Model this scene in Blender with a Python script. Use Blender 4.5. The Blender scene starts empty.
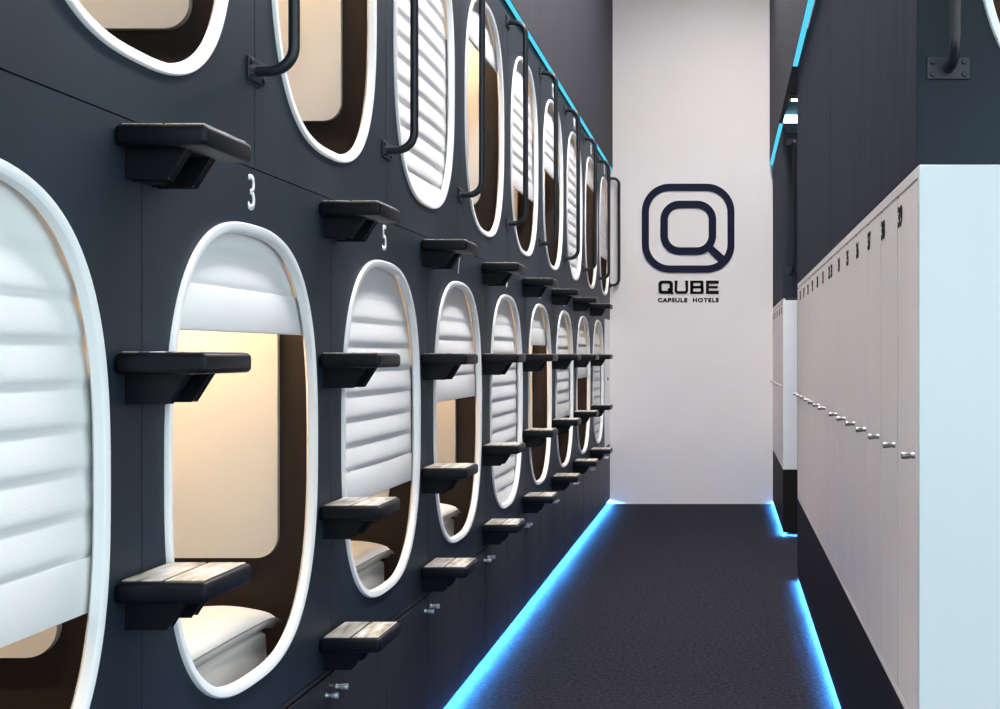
import bpy, bmesh, math, random
from mathutils import Vector, Matrix
random.seed(7)
C = bpy.context.scene.collection
PI = math.pi

# ------------------------------------------------------------------ measures
W = 1.05            # left capsule wall is at X = -W
R = 0.437           # right locker wall is at X = R
EYE = 1.342
YE = 11.41          # end wall
P = 1.08            # capsule pitch
Y0 = 2.251          # first visible seam of the lower row
ZLB, ZLT = 0.5125, 1.7555     # lower capsule panel
ZUB, ZUT = 1.7585, 3.016      # upper capsule panel
ZC = 5.0
FZ = -0.018         # carpet level
LZL = 3.028
LZ = 3.06           # height of the light line

def srgb(r, g, b):
    f = lambda c: c/12.92 if c <= 0.04045 else ((c+0.055)/1.055)**2.4
    return (f(r/255), f(g/255), f(b/255), 1)

# ------------------------------------------------------------------ materials
def mat(name, col, rough=0.5, metal=0.0, var=0.0, scale=6.0, stretch=(1,1,1), bump=0.0, bscale=80.0, spec=0.5, detail=6):
    m = bpy.data.materials.new(name); m.use_nodes = True
    nt = m.node_tree; b = nt.nodes['Principled BSDF']
    b.inputs['Base Color'].default_value = col
    b.inputs['Roughness'].default_value = rough
    b.inputs['Metallic'].default_value = metal
    b.inputs['Specular IOR Level'].default_value = spec
    geo = nt.nodes.new('ShaderNodeNewGeometry')
    mp = nt.nodes.new('ShaderNodeMapping'); mp.inputs['Scale'].default_value = stretch
    nt.links.new(geo.outputs['Position'], mp.inputs['Vector'])
    if var > 0:
        n = nt.nodes.new('ShaderNodeTexNoise'); n.inputs['Scale'].default_value = scale; n.inputs['Detail'].default_value = detail
        nt.links.new(mp.outputs['Vector'], n.inputs['Vector'])
        r = nt.nodes.new('ShaderNodeValToRGB')
        r.color_ramp.elements[0].position = 0.3; r.color_ramp.elements[1].position = 0.7
        r.color_ramp.elements[0].color = tuple(c*(1-var) for c in col[:3])+(1,)
        r.color_ramp.elements[1].color = tuple(min(1, c*(1+var)) for c in col[:3])+(1,)
        nt.links.new(n.outputs['Fac'], r.inputs['Fac']); nt.links.new(r.outputs['Color'], b.inputs['Base Color'])
    if bump > 0:
        n2 = nt.nodes.new('ShaderNodeTexNoise'); n2.inputs['Scale'].default_value = bscale; n2.inputs['Detail'].default_value = 4
        nt.links.new(mp.outputs['Vector'], n2.inputs['Vector'])
        bp = nt.nodes.new('ShaderNodeBump'); bp.inputs['Strength'].default_value = bump; bp.inputs['Distance'].default_value = 0.01
        nt.links.new(n2.outputs['Fac'], bp.inputs['Height']); nt.links.new(bp.outputs['Normal'], b.inputs['Normal'])
    return m

def emit(name, col, s):
    m = bpy.data.materials.new(name); m.use_nodes = True
    nt = m.node_tree; nt.nodes.clear()
    o = nt.nodes.new('ShaderNodeOutputMaterial'); e = nt.nodes.new('ShaderNodeEmission')
    e.inputs['Color'].default_value = tuple(col[:3])+(1,); e.inputs['Strength'].default_value = s
    nt.links.new(e.outputs[0], o.inputs[0])
    return m

M = {}
M['panel']   = mat('capsule panel lacquer', srgb(36, 45, 55), 0.5, spec=0.18, var=0.14, scale=3.5, stretch=(1,1,0.6), bump=0.03, bscale=160)
M['cabinet'] = mat('dark stained wood', srgb(46, 44, 48), 0.5, spec=0.3, var=0.16, scale=5, stretch=(4,4,0.35), bump=0.05, bscale=60)
M['clad']    = mat('dark wood cladding', srgb(29, 38, 60), 0.7, spec=0.12, var=0.4, scale=8, stretch=(5,5,0.3), bump=0.08, bscale=70)
M['upper']   = mat('charcoal wall paint', srgb(55, 55, 63), 0.75, spec=0.2, var=0.10, scale=3, stretch=(3,3,0.3), bump=0.03)
M['plinth']  = mat('black plinth board', srgb(26, 24, 25), 0.7, spec=0.15, var=0.1, scale=5)
M['void']    = mat('black joint', srgb(14, 14, 17), 0.9)
M['frame']   = mat('white gloss frame', srgb(244, 245, 246), 0.35, var=0.01, scale=4)
M['brown']   = mat('dark brown liner', srgb(40, 27, 19), 0.65, var=0.15, scale=6, stretch=(1,1,0.3))
M['pad']     = mat('cream upholstered pad', srgb(236, 229, 220), 0.7, var=0.02, scale=4, bump=0.03, bscale=200)
M['blind']   = mat('white quilted blind cloth', srgb(230, 230, 229), 0.8, var=0.015, scale=5, bump=0.05, bscale=220)
M['linen']   = mat('white linen', srgb(212, 208, 203), 0.85, var=0.02, scale=8, bump=0.15, bscale=35)
M['piping']  = mat('grey piping', srgb(120, 122, 125), 0.8)
M['carcass'] = mat('gap-shade carcass board', srgb(58, 55, 57), 0.8)  # dark grey puts the shade of the door gaps into the colour
M['step']    = mat('black powder coat', srgb(12, 15, 21), 0.42, spec=0.2, var=0.06, scale=10, bump=0.02, bscale=300)
M['rail']    = mat('black tube steel', srgb(22, 27, 34), 0.4, var=0.05, scale=10)
M['chrome']  = mat('satin nickel', srgb(140, 138, 136), 0.36, metal=1.0, var=0.03, scale=30)
M['knob']    = mat('bright satin knob', srgb(228, 230, 232), 0.4, metal=0.8)
M['locker']  = mat('white locker laminate', srgb(246, 239, 236), 0.45, spec=0.3, var=0.012, scale=2)
M['lockend'] = mat('white end laminate', srgb(226, 232, 234), 0.4, var=0.012, scale=2)
M['wall']    = mat('white plaster', srgb(226, 222, 220), 0.8, var=0.015, scale=2.5, bump=0.06, bscale=90)
M['ink']     = mat('black vinyl lettering', srgb(10, 10, 13), 0.6, spec=0.1)
M['logo']    = mat('navy sign acrylic', srgb(24, 28, 50), 0.6, spec=0.1, var=0.04, scale=10)
M['digit']   = mat('white vinyl lettering', srgb(245, 246, 248), 0.5)
M['carpet']  = mat('dark carpet', srgb(35, 35, 44), 0.95, var=0.8, scale=60, bump=0.8, bscale=160, spec=0.15, detail=8)
M['ceiling'] = mat('ceiling paint', srgb(190, 190, 195), 0.9)
M['led']     = emit('blue light line', (0.07, 0.47, 0.66), 1.3)
M['ledwhite'] = emit('cool white light line', (0.35, 0.80, 1.0), 6)
M['ledfloor']= emit('blue floor light line', (0.055, 0.36, 1.0), 560)
M['warm']    = emit('warm light', (1.0, 0.60, 0.28), 0.75)  # for the added glow of lamp light leaking past the blinds
M['warmlamp']= emit('warm lamp', (1.0, 0.71, 0.44), 72)
M['lamp']    = emit('ceiling lamp', (1.0, 0.965, 0.965), 45)
M['spot']    = emit('small ceiling lamp', (1.0, 0.86, 0.78), 70)

# reflection-painted tread plate with blurred reflections put in as pale and dark streaks
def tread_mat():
    m = mat('reflection-painted tread plate', srgb(196, 186, 172), 0.35, metal=0.0, bump=0.0)
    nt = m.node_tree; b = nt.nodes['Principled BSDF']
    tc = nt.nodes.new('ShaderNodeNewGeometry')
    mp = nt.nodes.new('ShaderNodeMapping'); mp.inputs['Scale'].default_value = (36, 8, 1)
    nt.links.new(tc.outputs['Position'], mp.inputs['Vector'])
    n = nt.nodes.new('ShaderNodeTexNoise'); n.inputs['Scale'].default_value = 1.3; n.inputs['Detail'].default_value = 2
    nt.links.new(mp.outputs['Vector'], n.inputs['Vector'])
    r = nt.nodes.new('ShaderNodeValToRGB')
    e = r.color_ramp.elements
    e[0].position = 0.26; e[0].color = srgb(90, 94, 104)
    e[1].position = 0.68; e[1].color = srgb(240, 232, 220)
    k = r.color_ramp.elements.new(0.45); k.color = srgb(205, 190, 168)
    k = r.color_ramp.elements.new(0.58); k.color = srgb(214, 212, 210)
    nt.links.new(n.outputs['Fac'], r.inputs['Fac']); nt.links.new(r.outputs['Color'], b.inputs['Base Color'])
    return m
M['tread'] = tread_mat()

# ------------------------------------------------------------------ mesh helpers
def finish(name, bm, m, parent=None, smooth=35, loc=None):
    bmesh.ops.recalc_face_normals(bm, faces=bm.faces[:])
    me = bpy.data.meshes.new(name); bm.to_mesh(me); bm.free()
    if smooth:
        for p in me.polygons: p.use_smooth = True
        me.set_sharp_from_angle(angle=math.radians(smooth))
    me.materials.append(m)
    o = bpy.data.objects.new(name, me); C.objects.link(o)
    if parent: o.parent = parent
    if loc: o.location = loc
    return o

def box(bm, x0, x1, y0, y1, z0, z1, bev=0.0, seg=2):
    r = bmesh.ops.create_cube(bm, size=1.0)
    vs = r['verts']
    bmesh.ops.scale(bm, vec=(x1-x0, y1-y0, z1-z0), verts=vs)
    bmesh.ops.translate(bm, vec=((x0+x1)/2, (y0+y1)/2, (z0+z1)/2), verts=vs)
    if bev:
        es = {e for v in vs for e in v.link_edges}
        bmesh.ops.bevel(bm, geom=list(es), offset=bev, segments=seg, profile=0.5, affect='EDGES')

def prism(bm, pts, axis, a, b):
    """closed outline pts (2D) extruded along axis from a to b"""
    def mk(p, t):
        return {'x': (t, p[0], p[1]), 'y': (p[0], t, p[1]), 'z': (p[0], p[1], t)}[axis]
    v0 = [bm.verts.new(mk(p, a)) for p in pts]; v1 = [bm.verts.new(mk(p, b)) for p in pts]
    n = len(pts)
    bm.faces.new(v0); bm.faces.new(v1[::-1])
    for i in range(n):
        bm.faces.new((v0[i], v0[(i+1) % n], v1[(i+1) % n], v1[i]))

def ring_prism(bm, outer, inner, y0, y1):
    """frame between two matching outlines in XZ, from y0 to y1"""
    n = len(outer)
    L = []
    for pts, y in ((outer, y0), (inner, y0), (inner, y1), (outer, y1)):
        L.append([bm.verts.new((p[0], y, p[1])) for p in pts])
    for k in range(4):
        A, B = L[k], L[(k+1) % 4]
        for i in range(n):
            bm.faces.new((A[i], A[(i+1) % n], B[(i+1) % n], B[i]))

def tube(bm, pts, r, seg=14, cap=True, closed=False):
    pts = [Vector(p) for p in pts]; n = len(pts); rings = []
    up = None
    for i, p in enumerate(pts):
        if closed: d = pts[(i+1) % n]-pts[i-1]
        else: d = pts[min(i+1, n-1)]-pts[max(i-1, 0)]
        d.normalize()
        if up is None:
            up = d.orthogonal().normalized()
        up = (up-d*up.dot(d)).normalized()
        s = d.cross(up)
        rings.append([bm.verts.new(p+(up*math.cos(2*PI*k/seg)+s*math.sin(2*PI*k/seg))*r) for k in range(seg)])
    m = n if closed else n-1
    for i in range(m):
        A, B = rings[i], rings[(i+1) % n]
        for k in range(seg):
            bm.faces.new((A[k], A[(k+1) % seg], B[(k+1) % seg], B[k]))
    if cap and not closed:
        bm.faces.new(rings[0][::-1]); bm.faces.new(rings[-1])

def lathe(bm, prof, seg=20, origin=(0, 0, 0), axis='y', sign=-1):
    """profile (radius, along) turned around the axis through origin"""
    ox, oy, oz = origin; rings = []
    for r, t in prof:
        ring = []
        for k in range(seg):
            a = 2*PI*k/seg; u, v = r*math.cos(a), r*math.sin(a)
            if axis == 'y': ring.append(bm.verts.new((ox+u, oy+sign*t, oz+v)))
            else: ring.append(bm.verts.new((ox+u, oy+v, oz+sign*t)))
        rings.append(ring)
    for A, B in zip(rings, rings[1:]):
        for k in range(seg):
            bm.faces.new((A[k], A[(k+1) % seg], B[(k+1) % seg], B[k]))
    bm.faces.new(rings[0]); bm.faces.new(rings[-1][::-1])

def rrect(x0, x1, z0, z1, r, seg=8):
    pts = []
    for cx, cz, a0 in ((x1-r, z1-r, 0), (x0+r, z1-r, 90), (x0+r, z0+r, 180), (x1-r, z0+r, 270)):
        for k in range(seg+1):
            a = math.radians(a0+90*k/seg); pts.append((cx+r*math.cos(a), cz+r*math.sin(a)))
    return pts

def text_bm(s, h, wscale=1.0, depth=0.002, bold=0.0, align='CENTER', spacing=1.0):
    """built in lettering as a bmesh in the XZ plane, cap height h, raised towards -Y"""
    cu = bpy.data.curves.new('lettering', 'FONT'); cu.body = s; cu.align_x = align
    cu.size = 1.0; cu.offset = bold; cu.space_character = spacing; cu.resolution_u = 6
    o = bpy.data.objects.new('lettering', cu); C.objects.link(o)
    dg = bpy.context.evaluated_depsgraph_get(); dg.update()
    me = bpy.data.meshes.new_from_object(o.evaluated_get(dg))
    bm = bmesh.new(); bm.from_mesh(me)
    bpy.data.objects.remove(o); bpy.data.meshes.remove(me); bpy.data.curves.remove(cu)
    zs = [v.co.y for v in bm.verts]; xs = [v.co.x for v in bm.verts]
    z0, z1 = min(zs), max(zs); xm = (min(xs)+max(xs))/2
    k = h/(z1-z0)
    for v in bm.verts:
        v.co = Vector(((v.co.x-xm)*k*wscale, 0, (v.co.y-z0)*k))
    f = bmesh.ops.extrude_face_region(bm, geom=bm.faces[:])
    bmesh.ops.translate(bm, vec=(0, -depth, 0), verts=[e for e in f['geom'] if isinstance(e, bmesh.types.BMVert)])
    return bm

def shift(bm, v):
    bmesh.ops.translate(bm, vec=v, verts=bm.verts[:]); return bm

# ------------------------------------------------------------------ object helpers
def tag(o, label, cat, group=None):
    o['label'] = label; o['category'] = cat
    if group: o['group'] = group
    return o
def thing(name, label, cat, loc=(0, 0, 0), rz=0, group=None):
    o = bpy.data.objects.new(name, None); o.empty_display_size = 0.1; C.objects.link(o)
    o.location = loc; o.rotation_euler = (0, 0, rz)
    return tag(o, label, cat, group)
def struct(name, bm, m, smooth=0):
    o = finish(name, bm, m, None, smooth); o['kind'] = 'structure'; return o
def dup(root, loc, rz=None, label=None):
    r = root.copy(); C.objects.link(r); r.location = loc
    if rz is not None: r.rotation_euler = (0, 0, rz)
    if label: r['label'] = label
    for ch in list(root.children):
        c = ch.copy(); C.objects.link(c); c.parent = r
        for g in list(ch.children):
            d = g.copy(); C.objects.link(d); d.parent = c
    return r
LEFT, RIGHT = PI/2, -PI/2      # local x runs along the wall, local -y points into the corridor

# ------------------------------------------------------------------ the setting
def sbox(name, m, *a):
    bm = bmesh.new(); box(bm, *a); return struct(name, bm, m)
sbox('floor', M['carpet'], -3.4, 4.2, -4.0, YE+0.1, -0.1, FZ)
sbox('ceiling', M['ceiling'], -3.4, 4.2, -4.0, YE+0.2, ZC, ZC+0.1)
sbox('wall_end', M['wall'], -3.4, 1.2, YE, YE+0.12, FZ, ZC)
bm = bmesh.new(); box(bm, -W-0.25, -1.026, -4.0, YE, LZL+0.012, ZC); struct('wall_left', bm, M['upper'])
bm = bmesh.new(); box(bm, 0.407, 0.437, 2.846, YE, LZ+0.03, ZC); struct('wall_right', bm, M['upper'])
# right wall cladding over the first lockers: two boards with a joint
bm = bmesh.new()
box(bm, R, R+0.02, 2.846, 5.190, 1.773, LZ, 0.0015, 1); box(bm, R, R+0.02, 5.204, 7.525, 1.773, LZ, 0.0015, 1)
struct('wall_right_cladding', bm, M['clad'])
sbox('wall_right_backing', M['void'], R+0.021, R+0.06, 2.87, 7.50, 1.79, LZ)
sbox('wall_right_return', M['clad'], R, 2.6, 7.529, 7.55, FZ, 3.155)
sbox('wall_right_far', M['clad'], R, R+0.02, 9.441, YE, 1.773, LZ)
sbox('wall_passage_end', M['upper'], 2.6, 2.7, 7.3, 9.5, FZ, 3.155)
sbox('ceiling_passage', M['upper'], 0.4375, 2.7, 7.3, YE, 3.155, 3.25)
sbox('baseboard_right', M['plinth'], R, R+0.03, 2.84, 7.528, 0.010, 0.477)
sbox('baseboard_right_far', M['plinth'], R, R+0.03, 9.441, YE, 0.010, 0.477)
sbox('trim_kick_right', M['plinth'], R+0.028, R+0.04, 2.84, 7.528, FZ, 0.0095)
sbox('trim_kick_far', M['plinth'], R+0.028, R+0.04, 9.45, YE, FZ, 0.0095)
sbox('baseboard_passage', M['plinth'], R, 2.6, 9.42, 9.44, 0.010, 0.477)
sbox('baseboard_front', M['plinth'], R, 1.56, 2.815, 2.835, FZ, 0.477)

# ------------------------------------------------------------------ light lines
def led_box(name, label, m, *a):
    bm = bmesh.new(); box(bm, *a); o = finish(name, bm, m, None, 0); return tag(o, label, 'light strip', 'blue light strips')
led_box('light_strip', 'long blue light strip along the top of the capsule wall', M['led'], -1.045, -1.0285, -2.0, YE, LZL, LZL+0.011)
led_box('light_strip', 'blue light strip above the dark cladding over the nearer lockers', M['led'], 0.409, 0.4365, 2.85, 7.52, LZ+0.018, LZ+0.0299)
led_box('light_strip', 'blue light strip above the dark cladding over the far lockers', M['led'], 0.409, 0.4365, 9.44, YE, LZ+0.018, LZ+0.0299)
led_box('light_strip', 'short bluish white light strip across the top of the far block facing the passage', M['ledwhite'], 0.437, 1.5, 9.385, 9.41, 3.088, 3.145)
def floor_led(label, x0, x1, y0, y1, zt=0.0095):
    """aluminium channel open downwards with a recessed glowing diffuser"""
    t = thing('light_strip', label, 'light strip', ((x0+x1)/2, (y0+y1)/2, 0), 0, 'blue floor light strips')
    hx, hy = (x1-x0)/2, (y1-y0)/2
    bm = bmesh.new(); box(bm, -hx, hx, -hy, hy, zt-0.001, zt)
    if hx < hy: box(bm, -hx, -hx+0.0015, -hy, hy, zt-0.006, zt-0.0011); box(bm, hx-0.0015, hx, -hy, hy, zt-0.006, zt-0.0011)
    else: box(bm, -hx, hx, -hy, -hy+0.0015, zt-0.006, zt-0.0011); box(bm, -hx, hx, hy-0.0015, hy, zt-0.006, zt-0.0011)
    finish('housing', bm, M['plinth'], t, 0)
    bm = bmesh.new(); box(bm, -hx+0.002, hx-0.002, -hy+0.002, hy-0.002, zt-0.003, zt-0.0015); finish('diffuser', bm, M['ledfloor'], t, 0)
floor_led('blue floor light strip under the low cabinets of the capsule wall', -1.076, -1.052, 1.0, YE-0.002, 0.0295)
floor_led('blue floor light strip under the black plinth of the nearer lockers', R+0.002, R+0.026, 2.84, 7.525)
floor_led('blue floor light strip under the black plinth of the far lockers', R+0.002, R+0.026, 9.45, YE-0.002)
floor_led('short blue floor light strip under the plinth facing the passage', R+0.002, 2.0, 9.422, 9.446)

# ------------------------------------------------------------------ capsules
A_, B_, NEXP, WX = 0.432, 0.510, 2.7, -0.019
NSEG = 120
def oval(zc, off=0.0):
    """rounded window outline, moved outwards by off along its normal"""
    pts = []
    for i in range(NSEG):
        t = 2*PI*i/NSEG; c, s = math.cos(t), math.sin(t)
        x = A_*math.copysign(abs(c)**(2/NEXP), c); z = B_*math.copysign(abs(s)**(2/NEXP), s)
        nx = math.copysign(abs(x/A_)**(NEXP-1), x)/A_; nz = math.copysign(abs(z/B_)**(NEXP-1), z)/B_
        l = math.hypot(nx, nz) or 1
        pts.append((WX+x+off*nx/l, zc+z+off*nz/l))
    return pts

def front_panel_bm(x0, x1, z0, z1, zc):
    bm = bmesh.new(); inn = oval(zc, -0.003); out = []
    cor = {}
    for i, (x, z) in enumerate(inn):
        dx, dz = x-WX, z-zc
        k = min((((x1 if dx > 0 else x0)-WX)/dx) if abs(dx) > 1e-6 else 1e9, (((z1-zc) if dz > 0 else (z0-zc))/dz) if abs(dz) > 1e-6 else 1e9)
        out.append([WX+dx*k, zc+dz*k])
    for cx, cz in ((x0, z0), (x1, z0), (x0, z1), (x1, z1)):       # snap the nearest ray end to each corner
        j = min(range(NSEG), key=lambda i: (out[i][0]-cx)**2+(out[i][1]-cz)**2); out[j] = [cx, cz]
    ring_prism(bm, out, inn, 0.0, 0.016)
    return bm

def frame_bm(zc):
    bm = bmesh.new()
    prof = [(0.0, 0.008), (0.0, -0.004), (-0.003, -0.008), (-0.017, -0.008), (-0.021, -0.005), (-0.0235, 0.010), (-0.012, 0.0185), (-0.002, 0.0185)]
    loops = []
    for off, y in prof:
        loops.append([bm.verts.new((p[0], y, p[1])) for p in oval(zc, off)])
    for k in range(len(loops)):
        A, B = loops[k], loops[(k+1) % len(loops)]
        for i in range(NSEG):
            bm.faces.new((A[i], A[(i+1) % NSEG], B[(i+1) % NSEG], B[i]))
    return bm

def shell_bm(z0, z1):
    """open fronted box, 20 mm walls"""
    bm = bmesh.new(); xi, xo = 0.50, 0.525
    box(bm, xi, xo, 0.0165, 2.12, z0, z1); box(bm, -xo, -xi, 0.0165, 2.12, z0, z1)
    box(bm, -xi, xi, 0.0165, 2.12, z0, z0+0.02); box(bm, -xi, xi, 0.0165, 2.12, z1-0.02, z1)
    box(bm, -xi, xi, 2.10, 2.12, z0+0.02, z1-0.02)
    return bm

HEM = 0.095
def blind_bm(ztop, zbot):
    """quilted cloth: soft horizontal puffs that flatten at the sides and the top"""
    bm = bmesh.new(); nx = 28
    zh = zbot+HEM; pitch = 0.072
    nrows = max(1, int((ztop-0.05-zh)/pitch))
    rows = []
    per = 8
    z = zh
    prof = []
    for r in range(nrows):
        for q in range(per):
            t = q/per                     # 0 bottom of the puff, 1 its top
            prof.append((zh+(r+t)*pitch, math.sin(PI*t**0.55)**0.9 if t > 0 else 0.0))
    ze = zh+nrows*pitch
    prof.append((ze, 0.0)); prof.append((max(ze+0.005, ztop), 0.0))
    nfade = sum(1 for p in prof)
    for (zz, h) in prof:
        row = []
        topfade = min(1.0, max(0.0, (ztop-0.13-zz)/0.13)) if ztop-zh > 0.3 else 0.35
        for i in range(nx+1):
            u = -1+2*i/nx; x = u*0.465
            side = max(0.0, 1-abs(u)**5)
            bow = 0.006*(1-u*u)
            row.append(bm.verts.new((x, 0.032-bow-0.0075*h*side*topfade, zz)))
        rows.append(row)
    for Ra, Rb in zip(rows, rows[1:]):
        for i in range(nx): bm.faces.new((Ra[i], Ra[i+1], Rb[i+1], Rb[i]))
    bm.normal_update(); bmesh.ops.solidify(bm, geom=bm.faces[:], thickness=-0.003)
    bm.normal_update()
    return bm

def capsule(label, X, Y, rz, lower, number, blind, x0=-0.5385, x1=0.5385, inside=True, zb=None):
    z0, z1 = (ZLB, ZLT) if lower else (ZUB, ZUT)
    zc = 1.121 if lower else 2.373
    if zb: z0 = zb
    t = thing('sleeping_capsule', label, 'capsule bed', (X, Y, 0), rz, None)
    t['group'] = 'capsules in the lower row' if lower else 'capsules in the upper row'
    finish('front_panel', front_panel_bm(x0, x1, z0, z1, zc), M['panel'], t, 30)
    f = finish('window_frame', frame_bm(zc), M['frame'], t, 40)
    zs0, zs1 = z0+0.02, z1-0.03
    if not inside: 
        bm = bmesh.new(); box(bm, x0+0.02, x1-0.02, 0.2, 0.22, zs0, zs1); finish('inner_shell', bm, M['brown'], t, 0)
    else:
        finish('inner_shell', shell_bm(zs0, zs1), M['brown'], t, 0)
        bm = bmesh.new()
        prism(bm, rrect(0.122, 1.95, z0+0.298, z1-0.14, 0.055, 8), 'x', 0.482, 0.499)
        finish('wall_pad', bm, M['pad'], t, 30)
        bm = bmesh.new(); box(bm, 0.20, 0.24, 0.16, 1.5, zs1-0.045, zs1-0.0215, 0.004, 2)
        finish('ceiling_lamp', bm, M['warmlamp'], t, 30)
    if blind is not None:
        arc_pts = [(p[0], 0.0222, p[1]) for p in oval(zc, -0.002)[:NSEG//2+1] if p[1] > max(blind+0.01, zc+0.16)]
        if len(arc_pts) > 4:
            bm = bmesh.new(); tube(bm, arc_pts, 0.0024, 8); finish('leak_glow', bm, M['warm'], t, 60)  # added glowing arc for lamp light leaking between frame and blind
        ztop = zc+0.56
        b = finish('window_blind', blind_bm(ztop, blind), M['blind'], t, 50)
        bm = bmesh.new(); box(bm, -0.465, 0.465, 0.020, 0.031, blind, blind+HEM-0.001, 0.003, 2)
        finish('hem', bm, M['blind'], b, 40)
    if number:
        bm = text_bm(str(number), 0.08, 0.9, 0.002, 0.006)
        finish('door_number', shift(bm, (-0.022, 0.0, zc+0.541)), M['digit'], t, 0)
    return t

lowers = [  # number, lower edge of the blind, words
    (1, 0.908, 'lower capsule cut by the left edge of the photo, its blind mostly down'),
    (3, 1.392, 'lower capsule numbered 3, blind pulled up high, white bedding inside'),
    (5, 0.914, 'lower capsule numbered 5, blind mostly down, white bedding below it'),
    (7, 1.166, 'lower capsule numbered 7, blind halfway down, small pile of bedding inside'),
    (9, 0.60, 'lower capsule numbered 9, its blind pulled fully shut'),
    (11, 1.397, 'lower capsule just past the shut capsule 9, blind up, brown inside showing'),
    (13, 0.93, 'third lower capsule from the white end wall, blind mostly down'),
    (15, 1.169, 'second lower capsule from the white end wall, blind halfway down'),
    (17, 0.60, 'last lower capsule before the white end wall, blind fully shut')]
for j, (num, bl, lab) in enumerate(lowers):
    capsule(lab, -W, Y0-P/2+P*j, LEFT, True, num, bl)
uppers = [
    (2, 2.68, 'upper capsule above the step column between capsules 1 and 3, open, beige pad inside'),
    (4, 2.68, 'upper capsule above the step column between capsules 3 and 5, blind up, beige pad inside'),
    (6, 1.87, 'upper capsule above the step column between capsules 5 and 7, blind fully shut'),
    (8, 2.67, 'upper capsule above the step column between capsules 7 and 9, blind raised, warm light inside'),
    (10, 2.196, 'fifth upper capsule from the left, blind mostly down, brown opening below it'),
    (12, 2.445, 'upper capsule fourth from the end wall, blind halfway down'),
    (14, 1.87, 'upper capsule third from the end wall, blind fully shut'),
    (16, 2.678, 'upper capsule second from the end wall, blind raised, dark brown inside'),
    (18, 2.20, 'last upper capsule beside the white end wall, blind mostly down')]
for k, (num, bl, lab) in enumerate(uppers):
    capsule(lab, -W, Y0+P*k, LEFT, False, num, bl, x1=(0.5385 if k < 8 else YE-0.002-(Y0+8*P)))
# capsules facing the entrance above the lockers on the right
capsule('capsule facing the entrance above the white locker end, cut by the right edge', 1.02, 2.846, 0, False, None, 2.70, x0=R-1.02+0.001, x1=0.545, zb=1.7725)
capsule('dark capsule front facing the passage above the far lockers', 1.04, 9.42, 0, False, None, 2.30, x0=R-1.04+0.001, x1=0.545, inside=False, zb=1.7725)

# black backing that closes the joints between the panels
sbox('wall_left_backing', M['void'], -W-0.10, -W-0.0285, YE-0.56, YE, 0.5, 1.757)
# white service panel after the last lower capsule
t = thing('service_panel', 'narrow white panel between the last lower capsule and the end wall', 'panel', (-W, 11.15, 0), LEFT)
bm = bmesh.new(); box(bm, -0.258, 0.258, 0.0, 0.027, ZLB+0.02, 1.66, 0.002, 1); finish('board', bm, M['frame'], t, 30)
bm = bmesh.new(); lathe(bm, [(0.012, 0.0), (0.012, 0.006), (0.008, 0.009), (0.008, 0.012)], 14, (0.0, 0.0, 1.13)); finish('latch', bm, M['chrome'], t, 30)
bm = bmesh.new(); box(bm, -0.258, 0.258, 0.0, 0.027, 1.662, ZLT); box(bm, -0.258, 0.258, 0.0, 0.027, ZLB, ZLB+0.018); finish('dark_rail', bm, M['panel'], t, 0)

# ------------------------------------------------------------------ low cabinets under the capsules
def knob_bm(x, z, k=1.0):
    bm = bmesh.new()
    lathe(bm, [(0.007*k, 0.0), (0.007*k, 0.003*k), (0.006*k, 0.005*k), (0.0058*k, 0.011*k), (0.0074*k, 0.015*k), (0.008*k, 0.029*k), (0.007*k, 0.031*k)], 18, (x, 0, z))
    return bm
def cabinet(label, Y, x0, x1):
    t = thing('low_cabinet', label, 'cabinet', (-W, Y, 0), LEFT, 'low cabinets under the capsules')
    bm = bmesh.new(); box(bm, x0+0.001, x1-0.001, 0.022, 0.5, 0.030, 0.494); box(bm, x0+0.001, x1-0.001, 0.03, 0.04, FZ, 0.0298); box(bm, x0+0.001, x1-0.001, 0.0, 0.021, 0.4975, 0.5085, 0.001, 1)
    finish('body', bm, M['void'] if False else M['cabinet'], t, 30)
    for s in (-1, 1):
        bm = bmesh.new()
        a, b = (x0+0.004, -0.0015) if s < 0 else (0.0015, x1-0.004)
        box(bm, a, b, 0.0, 0.02, 0.030, 0.4905, 0.0015, 1)
        d = finish('door', bm, M['cabinet'], t, 30)
        finish('knob', knob_bm(0.043*s, 0.447, 1.05), M['knob'], d, 40)
    return t
between = ['3 and 5', '5 and 7', '7 and 9', '9 and 11', '11 and 13', '13 and 15', '15 and 17']
for k in range(1, 9):
    lab = ('dark two-door cabinet below the step column between capsules %s' % between[k-1]) if k <= 4 else \
          'dark low two-door cabinet, %s from the white end wall' % {5: 'fourth', 6: 'third', 7: 'second', 8: 'first'}[k]
    cabinet(lab, Y0+P*k, -P/2, P/2 if k < 8 else YE-0.002-(Y0+8*P))

# ------------------------------------------------------------------ climbing steps
def make_step(label):
    t = thing('climbing_step', label, 'step', (0, 0, 0), LEFT, 'climbing steps on the capsule wall')
    bm = bmesh.new(); box(bm, -0.107, 0.105, -0.160, -0.0005, -0.037, 0.0, 0.010, 4); finish('slab', bm, M['step'], t, 40)
    bm = bmesh.new()
    pr = [(-0.0005, -0.0372), (-0.104, -0.0372), (-0.072, -0.088), (-0.0005, -0.088)]
    prism(bm, pr, 'x', -0.064, -0.038); prism(bm, pr, 'x', 0.038, 0.064)
    box(bm, -0.0378, 0.0378, -0.03, -0.0005, -0.088, -0.0372)
    bmesh.ops.bevel(bm, geom=bm.edges[:], offset=0.0025, segments=2, profile=0.5, affect='EDGES')
    finish('bracket', bm, M['step'], t, 40)
    for a, b in ((-0.155, -0.083), (-0.081, -0.009)):
        bm = bmesh.new(); box(bm, -0.094, 0.094, a+0.004, b, 0.0002, 0.0022, 0.0008, 1); finish('tread_plate', bm, M['tread'], t, 30)
    return t
STEPZ = [1.740, 1.346, 0.951, 0.609]
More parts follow.
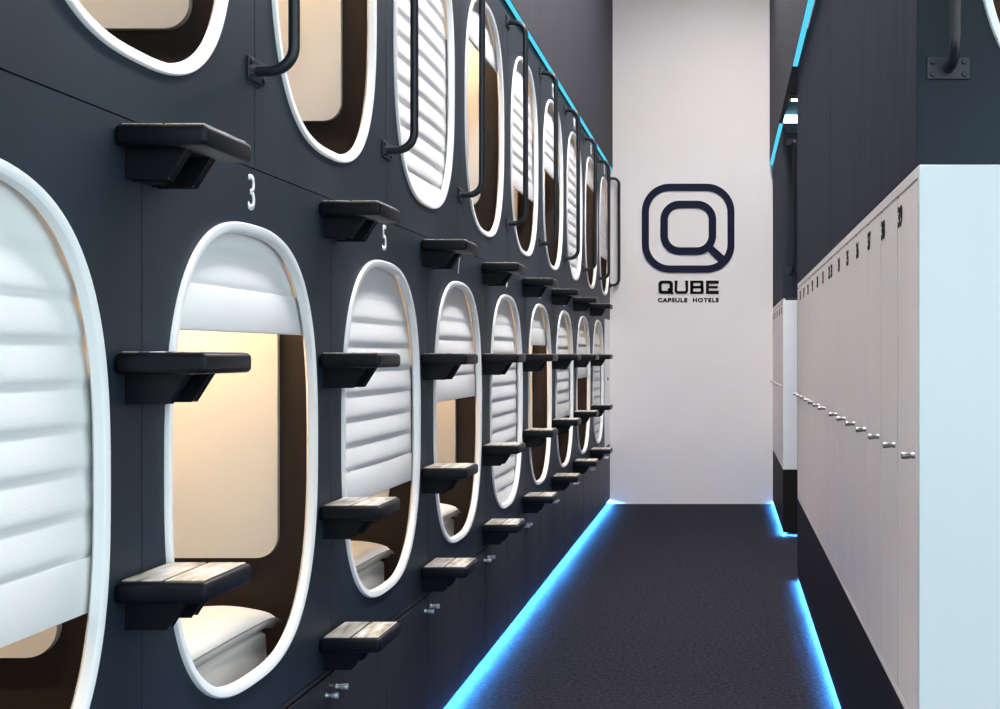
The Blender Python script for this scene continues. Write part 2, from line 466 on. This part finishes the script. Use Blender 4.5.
cols = ['1 and 3'] + between
words = ['topmost', 'second', 'third', 'lowest']
proto = None
for k in range(8):
    for r in range(4):
        if k == 0 and r == 3: continue
        pl = ('in the column between capsules %s' % cols[k]) if k < 5 else 'in the %s column from the white end wall' % {5: 'third', 6: 'second', 7: 'first'}[k]
        lab = 'black climbing step, %s %s' % (words[r] if r in (0, 3) else words[r]+' from the top', pl)
        loc = (-W, Y0+P*k, STEPZ[r])
        if proto is None:
            proto = make_step(lab); proto.location = loc
        else:
            dup(proto, loc, None, lab)

# ------------------------------------------------------------------ grab rails
RZ0, RZ1 = 1.976, 2.946
def make_rail(label):
    t = thing('grab_rail', label, 'grab rail', (0, 0, 0), LEFT, 'grab rails between the upper capsules')
    rad, out = 0.055, 0.088
    pts = [(0, -0.006, RZ0), (0, -(out-rad), RZ0)]
    for q in range(1, 10):
        a = PI/2*q/10; pts.append((0, -(out-rad)-rad*math.sin(a), RZ0+rad-rad*math.cos(a)))
    pts.append((0, -out, RZ0+rad)); pts.append((0, -out, (RZ0+RZ1)/2)); pts.append((0, -out, RZ1-rad))
    for q in range(1, 10):
        a = PI/2*q/10; pts.append((0, -(out-rad)-rad*math.cos(a), RZ1-rad+rad*math.sin(a)))
    pts += [(0, -(out-rad), RZ1), (0, -0.006, RZ1)]
    bm = bmesh.new(); tube(bm, pts, 0.0125, 18); finish('tube', bm, M['rail'], t, 40)
    for z in (RZ0, RZ1):
        bm = bmesh.new(); box(bm, -0.049, 0.049, -0.006, -0.0004, z-0.025, z+0.025, 0.0012, 1)
        p = finish('mounting_plate', bm, M['rail'], t, 30)
        for sx in (-1, 1):
            for sz in (-1, 1):
                bm = bmesh.new(); lathe(bm, [(0.0065, 0.006), (0.0065, 0.009), (0.005, 0.0105)], 6, (sx*0.036, 0, z+sz*0.014))
                finish('bolt', bm, M['rail'], p, 20)
    return t
rl = ['grab rail above capsule 3, nearest on the left wall', 'grab rail above capsule 5', 'grab rail above capsule 7', 'grab rail above capsule 9',
      'black grab rail fifth from the left along the upper capsules', 'black grab rail fourth from the end wall', 'black grab rail third from the end wall',
      'black grab rail second from the end wall', 'last black grab rail standing out against the white end wall']
rail = None
for k in range(9):
    y = Y0+P/2+P*k if k < 8 else YE-0.055
    if rail is None: rail = make_rail(rl[0]); rail.location = (-W, y, 0)
    else: dup(rail, (-W, y, 0), None, rl[k])
rr = dup(rail, (0.508, 2.846, 0.018), 0, 'black grab rail on the dark panel above the white locker end at right')
rr['group'] = 'grab rails facing the entrance side'
rr = dup(rail, (0.51, 9.42, 0.0), 0, 'black grab rail on the far dark block beside the passage, above the far lockers')
rr['group'] = 'grab rails facing the entrance side'

# ------------------------------------------------------------------ bedding in capsules 3, 5 and 7
def duvet_bm():
    bm = bmesh.new(); nz, na = 26, 72; z0, z1 = 0.0, 0.106
    rings = []
    for i in range(nz+1):
        t = i/nz; z = z0+(z1-z0)*t
        e = min(t, 1-t); rnd = 0.022*(1-min(1, e/0.16))**2
        sc = 0.012*abs(math.sin(PI*t*6))
        ring = []
        for k in range(na):
            a = 2*PI*k/na; c, s = math.cos(a), math.sin(a); n = 12.0
            x = 0.392*math.copysign(abs(c)**(2/n), c); y = 0.27*math.copysign(abs(s)**(2/n), s)
            f = 1-rnd/0.27
            x = x*f+math.copysign(sc, c)*abs(c)**3
            y = y*f+0.004*math.sin(9*a+3*t)
            ring.append(bm.verts.new((x, y, z+0.004*math.sin(3*a)*t)))
        rings.append(ring)
    for A, B in zip(rings, rings[1:]):
        for k in range(na): bm.faces.new((A[k], A[(k+1) % na], B[(k+1) % na], B[k]))
    bm.faces.new(rings[0]); bm.faces.new(rings[-1])
    return bm
def pillow_parts():
    n = 36; a, b, h = 0.385, 0.21, 0.052
    bm = bmesh.new(); rim = []
    def xy(u, v):
        pu = 1-0.05*(1-v*v)*abs(u)**3*0-0.03*(1-abs(v))*0
        k = 1-0.05*(1-abs(v))*abs(u)**2-0.0
        return u*a*(1-0.03*(1-v*v)), v*b*(1-0.05*(1-u*u))
    def droop(u, v): return -0.022*max(0.0, (abs(u)-0.8)/0.2)**2*max(0.0, 0.5-0.5*v)
    for s in (1, -1):
        g = []
        for i in range(n+1):
            row = []
            for j in range(n+1):
                u = -1+2*i/n; v = -1+2*j/n; x, y = xy(u, v)
                q = ((1-abs(u)**4)*(1-abs(v)**4))**0.42
                w = 0.004*math.sin(7*u+2*v)*math.sin(5*v-1+2*u)*q
                row.append(bm.verts.new((x, y, droop(u, v)+(0.040*q+w if s > 0 else -0.029*q**0.22))))
            g.append(row)
        for i in range(n):
            for j in range(n): bm.faces.new((g[i][j], g[i+1][j], g[i+1][j+1], g[i][j+1]))
    bmesh.ops.remove_doubles(bm, verts=bm.verts[:], dist=0.0004)
    loop = []
    per = [(-1+2*k/n, -1) for k in range(n)]+[(1, -1+2*k/n) for k in range(n)]+[(1-2*k/n, 1) for k in range(n)]+[(-1, 1-2*k/n) for k in range(n)]
    bp = bmesh.new(); tube(bp, [xy(u, v)+(droop(u, v),) for u, v in per], 0.0022, 6, False, True)
    return bm, bp
FLZ = ZLB+0.02+0.02
for i, (j, num) in enumerate(((1, 3), (2, 5), (3, 7))):
    yc = Y0-P/2+P*j
    if i == 0:
        dv = finish('folded_duvet', duvet_bm(), M['linen'], None, 60)
        tag(dv, 'white folded duvet under the pillow in capsule 3', 'duvet', 'folded duvets in the lower capsules'); dv.rotation_euler = (0, 0, LEFT)
        pw = thing('pillow', 'white pillow lying on the duvet in capsule 3', 'pillow', (0, 0, 0), LEFT, 'pillows in the lower capsules')
        pb, pp = pillow_parts()
        finish('cushion', pb, M['linen'], pw, 60); finish('piping', pp, M['piping'], pw, 60)
        d, p = dv, pw
    else:
        d = dv.copy(); C.objects.link(d); d['label'] = 'white folded duvet under the pillow in capsule %d' % num
        p = dup(pw, (0, 0, 0), None, 'white pillow lying on the duvet in capsule %d' % num)
    d.location = (-W-0.088-0.275, yc-0.02, FLZ+0.0005)
    p.location = (-W-0.08-0.20, yc-0.022, FLZ+0.108+0.031)

# ------------------------------------------------------------------ lockers on the right
LW = 0.335
def locker(label, X, Yc, num, labx, knx, group):
    t = thing('locker', label, 'locker', (X, Yc, 0), RIGHT, group)
    h = LW/2
    bm = bmesh.new()
    box(bm, -h+0.0005, h-0.0005, 0.019, 0.55, 0.479, 1.771)
    for a in (-h+0.0005, h-0.0045): box(bm, a, a+0.004, 0.001, 0.0195, 0.499, 1.743)  # dark strips between the doors, painting the shade of the gaps
    finish('body', bm, M['carcass'], t, 30)
    bm = bmesh.new(); box(bm, -h+0.0005, h-0.0005, 0.0, 0.0185, 1.745, 1.771, 0.001, 1); finish('top_rail', bm, M['locker'], t, 30)
    bm = bmesh.new(); box(bm, -h+0.0005, h-0.0005, 0.0, 0.0185, 0.479, 0.497, 0.001, 1); finish('bottom_rail', bm, M['locker'], t, 30)
    bm = bmesh.new(); box(bm, -h+0.005, h-0.005, 0.0, 0.018, 0.501, 1.738, 0.0005, 1)
    d = finish('door', bm, M['locker'], t, 30)
    finish('knob', knob_bm(knx, 1.11, 1.0), M['chrome'], d, 40)
    if num:
        bm = text_bm(str(num), 0.054, 1.1, 0.0015, 0.035)
        finish('locker_number', shift(bm, (labx, 0.0, 1.66)), M['ink'], d, 0)
    return t
# local x points towards the camera on the right wall (-Y)
near_y = 2.836
for i in range(14):
    num = 39-i
    yc = near_y+LW*(i+0.5)
    a = i < 7
    locker('white locker numbered %d' % num if i < 8 else 'white locker numbered %d, %s from the far end of the nearer bank' % (num, ['sixth', 'fifth', 'fourth', 'third', 'second', 'first'][i-8]), R, yc, num,
           (-LW/2+0.055) if a else (LW/2-0.055), (LW/2-0.045) if a else (-LW/2+0.06), 'lockers in the nearer bank')
for i in range(6):
    yc = 9.442+0.3275*(i+0.5)
    o = locker('white locker in the far bank, %s from the end wall' % ['sixth', 'fifth', 'fourth', 'third', 'second', 'first'][i], R, yc, 25-i, -LW/2+0.07, LW/2-0.045, 'lockers in the far bank')
    o.scale = (0.3275/LW, 1, 1)
def slab_thing(name, label, cat, m, *a):
    bm = bmesh.new(); box(bm, *a, 0.002, 1); return tag(finish(name, bm, m, None, 30), label, cat)
slab_thing('locker_end_panel', 'large white panel closing the near end of the lockers at the right edge', 'panel', M['lockend'], R, 1.56, 2.815, 2.835, 0.479, 1.771)
slab_thing('locker_end_panel', 'white panel closing the far locker bank, facing the passage', 'panel', M['lockend'], R, 1.56, 9.42, 9.44, 0.479, 1.756)

# ------------------------------------------------------------------ sign on the end wall
def ex(px): return (px-725)*YE/1250
def ez(py): return EYE+(355-py)*YE/1250
t = thing('wall_sign', 'navy rounded square Q emblem with the words QUBE CAPSULE HOTELS on the end wall', 'sign', (0, YE, 0), 0)
def rr_px(x0, x1, y0, y1, r): 
    k = YE/1250
    return rrect(ex(x0), ex(x1), ez(y1), ez(y0), r*k, 12)
TH = 0.012
bm = bmesh.new(); ring_prism(bm, rr_px(641.9, 734.5, 183.8, 272.6, 28), rr_px(649, 727.4, 190.9, 265.5, 21), -TH, -0.0005); finish('outer_ring', bm, M['logo'], t, 30)
bm = bmesh.new(); ring_prism(bm, rr_px(660.4, 716.2, 200.8, 254.8, 19), rr_px(667.9, 708.7, 208.2, 247.4, 12), -TH, -0.0005); finish('inner_ring', bm, M['logo'], t, 30)
bm = bmesh.new(); prism(bm, [(ex(x), ez(y)) for x, y in ((708.2, 251.6), (713.2, 246.2), (724.8, 256.4), (719.0, 262.4))], 'y', -TH+0.001, -0.0006); finish('tail', bm, M['logo'], t, 0)
# the word QUBE from strokes in letter units: wide letters, cap height 1
def letter(name, polys, x, w):
    bm = bmesh.new()
    for outer, inner in polys:
        f = lambda p: (ex(x+p[0]*w), ez(293.9-p[1]*13.3))
        if inner: ring_prism(bm, [f(p) for p in outer], [f(p) for p in inner], -0.008, -0.0005)
        else: prism(bm, [f(p) for p in outer], 'y', -0.008, -0.0005)
    return finish(name, bm, M['ink'], t, 30)
sw = 0.23; sv = 0.235
def rr01(x0, x1, z0, z1, r): return rrect(x0, x1, z0, z1, r, 5)
letter('letter', [(rr01(0, 1, 0, 1, 0.26), rr01(sw, 1-sw, sv, 1-sv, 0.1)), ([(0.60, 0.34), (0.74, 0.46), (1.06, 0.05), (0.92, -0.07)], None)], 658.4, 14.6)
def arc(cx, cz, r, a0, a1, n=6): return [(cx+r*math.cos(math.radians(a0+(a1-a0)*i/n)), cz+r*math.sin(math.radians(a0+(a1-a0)*i/n))) for i in range(n+1)]
letter('letter', [([(0, 1)]+arc(0.27, 0.27, 0.27, 180, 270)+arc(0.73, 0.27, 0.27, 270, 360)+[(1, 1), (1-sw, 1)]+arc(0.71, 0.31, 0.10, 360, 270)+arc(0.29, 0.31, 0.10, 270, 180)+[(sw, 1)], None)], 674.6, 13.6)
letter('letter', [(rr01(0, 0.98, 0.42, 1, 0.12), rr01(sw, 0.98-sw, 0.6, 0.82, 0.05)), (rr01(0, 1, 0, 0.58, 0.12), rr01(sw, 1-sw, 0.18, 0.42, 0.05)),
    ([(0, 0), (sw*0.6, 0), (sw*0.6, 1), (0, 1)], None)], 690.2, 13.6)
letter('letter', [([(0, 0), (1, 0), (1, sv), (sw, sv), (sw, 0.41), (0.93, 0.41), (0.93, 0.59), (sw, 0.59), (sw, 1-sv), (1, 1-sv), (1, 1), (0, 1)], None)], 706.0, 12.8)
bm = text_bm('CAPSULE  HOTELS', 4.5*YE/1250, 1.0, 0.003, 0.055, spacing=1.22)
xs = [v.co.x for v in bm.verts]; k = (60.9*YE/1250)/(max(xs)-min(xs))
for v in bm.verts: v.co.x *= k
finish('tagline', shift(bm, (ex(688.3), -0.0005, ez(302.4))), M['ink'], t, 0)

# ------------------------------------------------------------------ lamps of the room
def ceiling_lamp(label, x, y, lx, ly, z=ZC, m=None):
    t = thing('ceiling_light', label, 'ceiling light', (x, y, z), 0, 'ceiling lights')
    bm = bmesh.new(); ring_prism(bm, [(-lx, -ly), (lx, -ly), (lx, ly), (-lx, ly)], [(-lx+.015, -ly+.015), (lx-.015, -ly+.015), (lx-.015, ly-.015), (-lx+.015, ly-.015)], 0, 0.03)
    for v in bm.verts: v.co = Vector((v.co.x, v.co.z, -v.co.y))
    finish('housing', bm, M['frame'], t, 0)
    bm = bmesh.new(); box(bm, -lx+.016, lx-.016, -ly+.016, ly-.016, -0.02, -0.005); finish('diffuser', bm, m or M['lamp'], t, 0)
    return t
ceiling_lamp('linear ceiling light over the near end of the corridor', 0.14, 3.2, 0.22, 1.0)
ceiling_lamp('linear ceiling light over the middle of the corridor', 0.14, 6.3, 0.22, 1.8)
ceiling_lamp('linear ceiling light over the far end of the corridor', 0.14, 9.3, 0.22, 0.6)
ceiling_lamp('small white ceiling light in the side passage', 0.61, 8.75, 0.16, 0.05, 3.155, M['spot'])

# ------------------------------------------------------------------ light from the open lobby behind the camera
w = bpy.data.worlds.new('World'); bpy.context.scene.world = w; w.use_nodes = True
bg = w.node_tree.nodes['Background']; bg.inputs['Color'].default_value = (0.78, 0.94, 1.0, 1); bg.inputs['Strength'].default_value = 2.0

# ------------------------------------------------------------------ camera
cd = bpy.data.cameras.new('Camera'); cam = bpy.data.objects.new('Camera', cd); C.objects.link(cam)
cam.location = (0, 0, EYE); cam.rotation_euler = (PI/2, 0, 0)
cd.sensor_width = 36; cd.lens = 45.0; cd.shift_x = -0.225; cd.shift_y = 0.0005
cd.clip_start = 0.01
sc = bpy.context.scene; sc.camera = cam
sc.view_settings.view_transform = 'Standard'; sc.view_settings.look = 'None'
sc.view_settings.gamma = 1.0; sc.view_settings.use_curve_mapping = False; sc.view_settings.exposure = 0.22
